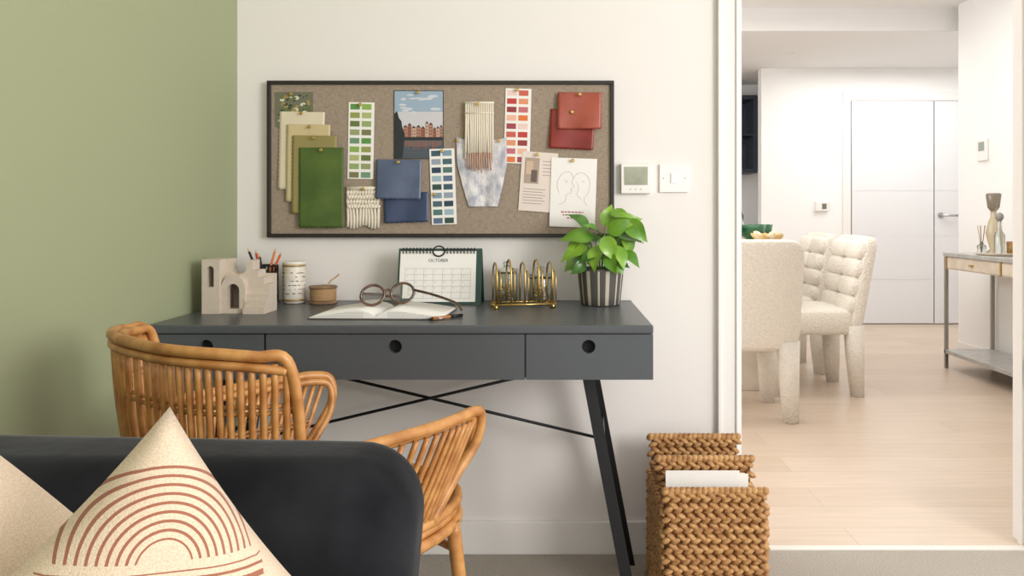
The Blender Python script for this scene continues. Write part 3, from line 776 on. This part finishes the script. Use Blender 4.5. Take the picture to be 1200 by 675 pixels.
# calendar
rt=root('desk_calendar',(-.335,-.1,DZ))
A=Matrix.Translation((-.334,-.13,DZ))@Matrix.Rotation(rad(-14),4,'X')
M_cg=mat('calendar_green',(44,72,62),.5)
b=MB(); b.xf=A; b.box(-.122,.122,0,.003,0,.165); b.build('easel_front',M_cg,rt)
b=MB(); b.xf=Matrix.Translation((-.334,-.13,DZ)); zt_=.165*math.cos(rad(14)); yt_=.165*math.sin(rad(14))
i=[b.P((x,y,z)) for x,y,z in ((-.122,.1,0),(.122,.1,0),(.122,yt_+.003,zt_),(-.122,yt_+.003,zt_),(-.122,.103,0),(.122,.103,0),(.122,yt_+.006,zt_),(-.122,yt_+.006,zt_))]
for q in ((0,1,2,3),(7,6,5,4),(0,4,5,1),(1,5,6,2),(2,6,7,3),(3,7,4,0)): b.F([i[k] for k in q])
b.quad((-.122,0,.0005),(.122,0,.0005),(.122,.1,.0005),(-.122,.1,.0005)); b.build('easel_back',M_cg,rt,recalc=False)
b=MB(); b.xf=A; b.box(-.116,.105,-.003,-.0005,.008,.157); b.build('pages',M_paper,rt)
b=MB(); b.xf=A
gx0,gx1,gz0,gz1=-.100,.09,.018,.105
for k in range(8): x=gx0+(gx1-gx0)*k/7; b.box(x-.0004,x+.0004,-.0034,-.003,gz0,gz1)
for k in range(6): z=gz0+(gz1-gz0)*k/5; b.box(gx0,gx1,-.0034,-.003,z-.0004,z+.0004)
b.build('date_grid',mat('grid_ink',(176,174,170)),rt)
b=MB(); b.xf=A
for k in range(22):
    x=-.108+k*.0099
    if abs(x+.004)<.022: continue
    b.tube([(x,-.002+.008*math.sin(a_),.158+.008*math.cos(a_)) for a_ in [q*math.pi/5 for q in range(10)]],.0017,5,closed=True)
b.tube([(-.004+.017*math.cos(q*math.pi/10),-.006,.156+.015*math.sin(q*math.pi/10)) for q in range(20)],.0022,6,closed=True)
b.build('spiral_binding',M_black,rt)
def text(name,body,size,matrix,m,parent):
    cu=bpy.data.curves.new(name,'FONT'); cu.body=body; cu.size=size; cu.align_x='CENTER'; cu.extrude=.0001; cu.materials.append(m)
    o=bpy.data.objects.new(name,cu); sc.collection.objects.link(o); o.matrix_world=matrix; attach(o,parent); return o
M_ink=mat('black_ink',(50,48,46)); M_ink2=mat('grey_ink',(130,128,126))
text('month_title','OCTOBER',.0125,A@Matrix.Translation((-.005,-.0035,.125))@Matrix.Rotation(rad(90),4,'X'),M_ink,rt)
for r_ in range(5):
    for c_ in range(7):
        n=r_*7+c_+1
        if n>31: break
        text('date',str(n),.0045,A@Matrix.Translation((gx0+(c_+.2)*(gx1-gx0)/7,-.0035,gz1-(r_+.35)*(gz1-gz0)/5))@Matrix.Rotation(rad(90),4,'X'),M_ink2,rt)
# notebook
rt=root('open_notebook',(-.44,-.33,DZ))
NX=Matrix.Translation((-.44,-.345,0))@Matrix.Rotation(rad(-2),4,'Z')
b=MB(); b.xf=NX
hw,hd=.165,.105
b.box(-hw-.004,hw+.004,-hd-.004,hd+.004,DZ,DZ+.003); b.build('cover',mat('notebook_cover',(90,84,80),.6),rt,.001)
b=MB(); b.xf=NX; g=[]; n=40
for i in range(n+1):
    f=i/n; x=-hw+2*hw*f; d=abs(f-.5)*2
    h_=.004+.022*(1-d)**.7*(min(1,d*4))**.6+.001
    g.append([b.P((x,-hd,DZ+.003)),b.P((x,-hd,DZ+h_)),b.P((x,hd,DZ+h_)),b.P((x,hd,DZ+.003))])
for i in range(n):
    for k in range(4): b.F((g[i][k],g[i+1][k],g[i+1][(k+1)%4],g[i][(k+1)%4]),0,k==1)
b.F(g[0]); b.F(g[-1][::-1]); b.build('pages',M_paper,rt)
b=MB(); b.xf=NX
for k in range(5):
    z=DZ+.005+k*.003
    for sx in (-1,1): b.box(min(sx*.03,sx*hw*(1-.13*k)),max(sx*.03,sx*hw*(1-.13*k)),-hd-.0006,-hd,z,z+.0006)
b.build('page_edges',mat('page_edge',(176,170,162),.8),rt)
# pen
b=MB(); b.tube([(-.30,-.465,DZ+.0045),(-.235,-.40,DZ+.0045)],.0042,10,0); b.tube([(-.30,-.465,DZ+.0045),(-.309,-.474,DZ+.0045)],[.0042,.0008],10,1); b.tube([(-.262,-.427,DZ+.0047),(-.235,-.40,DZ+.0047)],.0046,10,1)
b.build('pen',[mat('pen_tan',(172,112,60),.3),M_black])
# spectacles
rt=root('tortoiseshell_glasses',(-.43,-.34,.8))
M_tort=mat('tortoiseshell',(104,64,36),.2,rgb2=(34,24,18),vscale=55,coat=.5)
b=MB(); c1=V((-.472,-.355,.821)); c2=V((-.400,-.328,.824))
ex_=(c2-c1).normalized(); uz=V((-.02,.25,.97)).normalized()
def lens(c): return [c+ex_*(.0300*math.cos(q*math.pi/14))+uz*(.026*math.sin(q*math.pi/14)) for q in range(28)]
b.tube(lens(c1),.0037,8,closed=True); b.tube(lens(c2),.0037,8,closed=True)
b.tube(cr([c1+ex_*.028+uz*.006,(c1+c2)/2+uz*.012,c2-ex_*.028+uz*.006],5),.0036,8)
e2=c2+ex_*.03+uz*.006; e1=c1-ex_*.03+uz*.006
b.tube(cr([e2,e2+V((.05,-.03,-.008)),e2+V((.10,-.06,-.020)),e2+V((.125,-.075,-.030)),e2+V((.136,-.085,-.043))],5),.0035,8)
b.tube(cr([e1,e1+V((.03,.05,-.008)),e1+V((.06,.095,-.018)),e1+V((.075,.115,-.024))],5),.0035,8)
b.build('frame',M_tort,rt)
b=MB()
for c in (c1,c2): b.F([b.P(p) for p in lens(c)])
b.build('lenses',mat('spectacle_lens',(245,245,240),.02,trans=.97),rt,recalc=False)
# brass letter rack
rt=root('brass_letter_rack',(-.095,-.19,DZ))
b=MB(); R_=Matrix.Translation((-.090,-.195,DZ))@Matrix.Rotation(rad(14),4,'Z'); b.xf=R_
for s_ in (-.035,.035): b.tube([(-.085,s_,.012),(.085,s_,.012)],.0028,8); 
for x in (-.085,.085): b.tube([(x,-.035,.012),(x,.035,.012)],.0028,8)
for x in (-.08,.08):
    for y in (-.033,.033): b.tube([(x,y,.012),(x,y,.008),(x,y,0)],[.003,.005,.006],10)
for k in range(5):
    x=-.078+k*.039; h_=.134 if k in (1,3) else .126
    pts=[(x,-.035,.012),(x,-.036,.07)]+[(x,-.035*math.cos(a_),h_-.035+.035*math.sin(a_)) for a_ in [q*math.pi/8 for q in range(9)]]+[(x,.036,.07),(x,.035,.012)]
    b.tube(pts,.0026,8)
    pts=[(x+.012,-.026,.012),(x+.012,-.026,.06)]+[(x+.012,-.026*math.cos(a_),h_-.05+.026*math.sin(a_)) for a_ in [q*math.pi/8 for q in range(9)]]+[(x+.012,.026,.06),(x+.012,.026,.012)]
    b.tube(pts,.002,8)
b.build('wire_frame',M_brass,rt)
# glass jars with brass pins
for (x,y,h_) in ((-.142,-.075,.104),(-.042,-.075,.090)):
    rt=root('glass_pin_jar',(x,y,DZ))
    b=MB(); b.lathe((x,y,DZ),[(.028,0),(.032,.003),(.033,.01),(.033,h_-.02),(.031,h_-.014),(.029,h_-.014),(.031,h_-.022),(.031,.012),(.028,.006)],28); b.build('jar',M_glass,rt)
    b=MB(); b.lathe((x,y,DZ+h_-.0135),[(.033,0),(.033,.01),(.012,.013),(.008,.02),(.011,.026),(.007,.031)],28); b.build('lid',M_glass,rt)
    b=MB()
    for k in range(60):
        a_=random.uniform(0,6.28); r_=.022*math.sqrt(random.random()); z=.012+random.random()*.042
        b.sell((x+r_*math.cos(a_),y+r_*math.sin(a_),DZ+z),(.0058,0,0),(0,.0058,0),(0,0,.0045),1,5,8)
    b.build('brass_pins_inside',M_brass,rt)

# potted plant
ox,oy=.132,-.125
rt=root('potted_pothos',(ox,oy,DZ))
M_p1=mat('pot_charcoal',(78,74,70),.7,bump=.2,bscale=120); M_p2=mat('pot_cream',(186,178,162),.7,bump=.2,bscale=120)
pat=[0,0,0,0,1,0,0,0,1,1,0,0,0,0,1,0,0,0,1,0,0,0,1,1]*3
b=MB(); b.lathe((ox,oy,DZ),[(.052,0),(.057,.003),(.060,.03),(.064,.07),(.067,.1),(.067,.106),(.062,.106),(.060,.09)],72,mif=lambda k,i:(pat[k] if i in (1,2,3) else 0)); b.build('pot',[M_p1,M_p2],rt)
b=MB(); b.lathe((ox,oy,DZ+.085),[(.0605,0),(.0605,.008),(.02,.012)],32); b.build('soil',mat('soil',(52,40,30),.95,bump=.8,bscale=150),rt)
lf=MB(); stm=MB()
YMAX=-.034
def leafm(base,d,L_,W_,upv,curl,mi=0):
    d=V(d).normalized(); side=d.cross(V(upv)).normalized(); nn=side.cross(d).normalized()
    n=10; prof=[.0,.66,.95,1.0,.97,.88,.74,.56,.36,.15,0]
    rows=[]
    for i in range(n+1):
        t_=i/n; c=V(base)+d*(L_*t_)-nn*(curl*L_*t_*t_)
        w_=W_*prof[i]; row=[]
        for j in (-1,-.5,0,.5,1):
            back=-.18*L_*max(0,1-t_*3.5)*abs(j)
            p=c+side*(w_*j)+nn*(.30*w_*abs(j)-.06*W_*math.sin(t_*9)*abs(j))+d*back
            p.y=min(p.y,YMAX-.0004*i-.0002*abs(j)); p.z=max(p.z,DZ+.004)
            row.append(lf.P(p))
        rows.append(row)
    for i in range(n):
        for j in range(4): lf.F((rows[i][j],rows[i][j+1],rows[i+1][j+1],rows[i+1][j]),mi,True)
leaves=[# offset from pot centre, direction x,z , length, half width
(-.035,-.03,.195,-.9,.15,.082,.027),(-.05,-.02,.165,-1,-.3,.072,.025),(-.06,-.01,.14,-.8,-.75,.062,.022),(-.04,.02,.225,-.6,.7,.062,.022),
(-.01,-.05,.165,-.4,-.85,.066,.025),(.02,-.06,.145,.2,-1,.055,.021),(.04,-.04,.165,.5,-.8,.066,.025),(.065,-.02,.15,.9,-.5,.06,.022),
(.055,-.01,.20,1,-.15,.072,.027),(.045,0,.235,.95,.3,.07,.026),(.08,-.01,.235,.8,-.8,.075,.027),(.015,.01,.235,.3,1,.058,.021),
(-.005,-.03,.205,-.5,.7,.06,.023),(-.02,-.05,.15,-.8,-.4,.052,.019),(.01,-.06,.19,.3,-.7,.066,.025),(-.04,.03,.15,-.9,.2,.06,.022),
(.05,.03,.17,.9,.3,.06,.022),(.03,-.05,.125,.7,-.6,.045,.017),(-.05,-.04,.12,-.7,-.5,.045,.017),(.07,0,.195,.5,-.9,.06,.022),
(.025,-.05,.215,.8,.4,.06,.023),(-.065,0,.185,-.6,-.8,.058,.021),(.035,0,.262,.9,.0,.056,.021)]
for q_,(dx,dy,dz,ddx,ddz,L_,W_) in enumerate(leaves):
    p=V((ox+dx,oy+dy-.01,DZ+dz)); s0=V((ox+dx*.3,oy+dy*.3,DZ+.09))
    stm.tube(cr([s0,s0.lerp(p,.55)+V((0,0,.012)),p],5),.0017,5)
    leafm(p,(ddx,-.35+random.uniform(-.3,.35),ddz),L_,W_,(random.uniform(-.75,.75),-.6,random.uniform(.2,.9)),random.uniform(.15,.5),(0,1,0,2,1)[q_%5])
for k in range(10):
    a_=k*2.4; el=random.random()
    p=V((ox+.045*math.cos(a_),min(oy+.045*math.sin(a_)+.02,YMAX-.02),DZ+.12+.08*el)); s0=V((ox+.02*math.cos(a_),oy+.02*math.sin(a_),DZ+.09))
    stm.tube(cr([s0,s0.lerp(p,.5)+V((0,0,.015)),p],4),.0015,5)
    leafm(p,(math.cos(a_),math.sin(a_)*.4-.1,-.3+el*.8),.05,.019,(random.uniform(-.3,.3),-.6,.7),.3,2)
lf.build('leaves',M_leaf,rt,recalc=False)
stm.build('stems',M_stem,rt)

# ------------------------------------------------------------ lights
w=bpy.data.worlds.new('world'); sc.world=w; w.use_nodes=True
w.node_tree.nodes['Background'].inputs[0].default_value=(1,.988,.97,1); w.node_tree.nodes['Background'].inputs[1].default_value=1.3
def area(name,loc,tgt,sx,sy,e,col=(1,1,1)):
    l=bpy.data.lights.new(name,'AREA'); l.shape='RECTANGLE'; l.size=sx; l.size_y=sy; l.energy=e; l.color=col
    o=bpy.data.objects.new(name,l); sc.collection.objects.link(o); o.location=loc
    o.rotation_euler=(V(tgt)-V(loc)).to_track_quat('-Z','Y').to_euler(); return o
area('window_light_living',(2.6,-3.0,1.7),(-.5,-.2,.9),1.3,1.3,80,(1,.98,.95))
area('window_light_dining',(-1.5,2.2,1.5),(2,2.6,.9),2.6,1.8,76,(1,.99,.98))
area('added_fill_dining',(1.4,1.9,2.5),(1.4,1.9,0),2.2,2.2,32,(1,.99,.97))  # added area light, out of view below the ceiling, brightens the dining room
area('ceiling_light_hall',(3.0,4.2,2.36),(3.0,4.2,0),1.6,.8,21,(1,.995,.99))

# ------------------------------------------------------------ camera
cd=bpy.data.cameras.new('camera'); cam=bpy.data.objects.new('camera',cd); sc.collection.objects.link(cam)
cam.location=(0,-2.4,1.031); cam.rotation_euler=(math.pi/2,0,0)
cd.sensor_width=36; cd.lens=924/1200*36; cd.shift_x=-50/1200; cd.shift_y=-(337.5-251)/1200; cd.clip_start=.05
sc.camera=cam
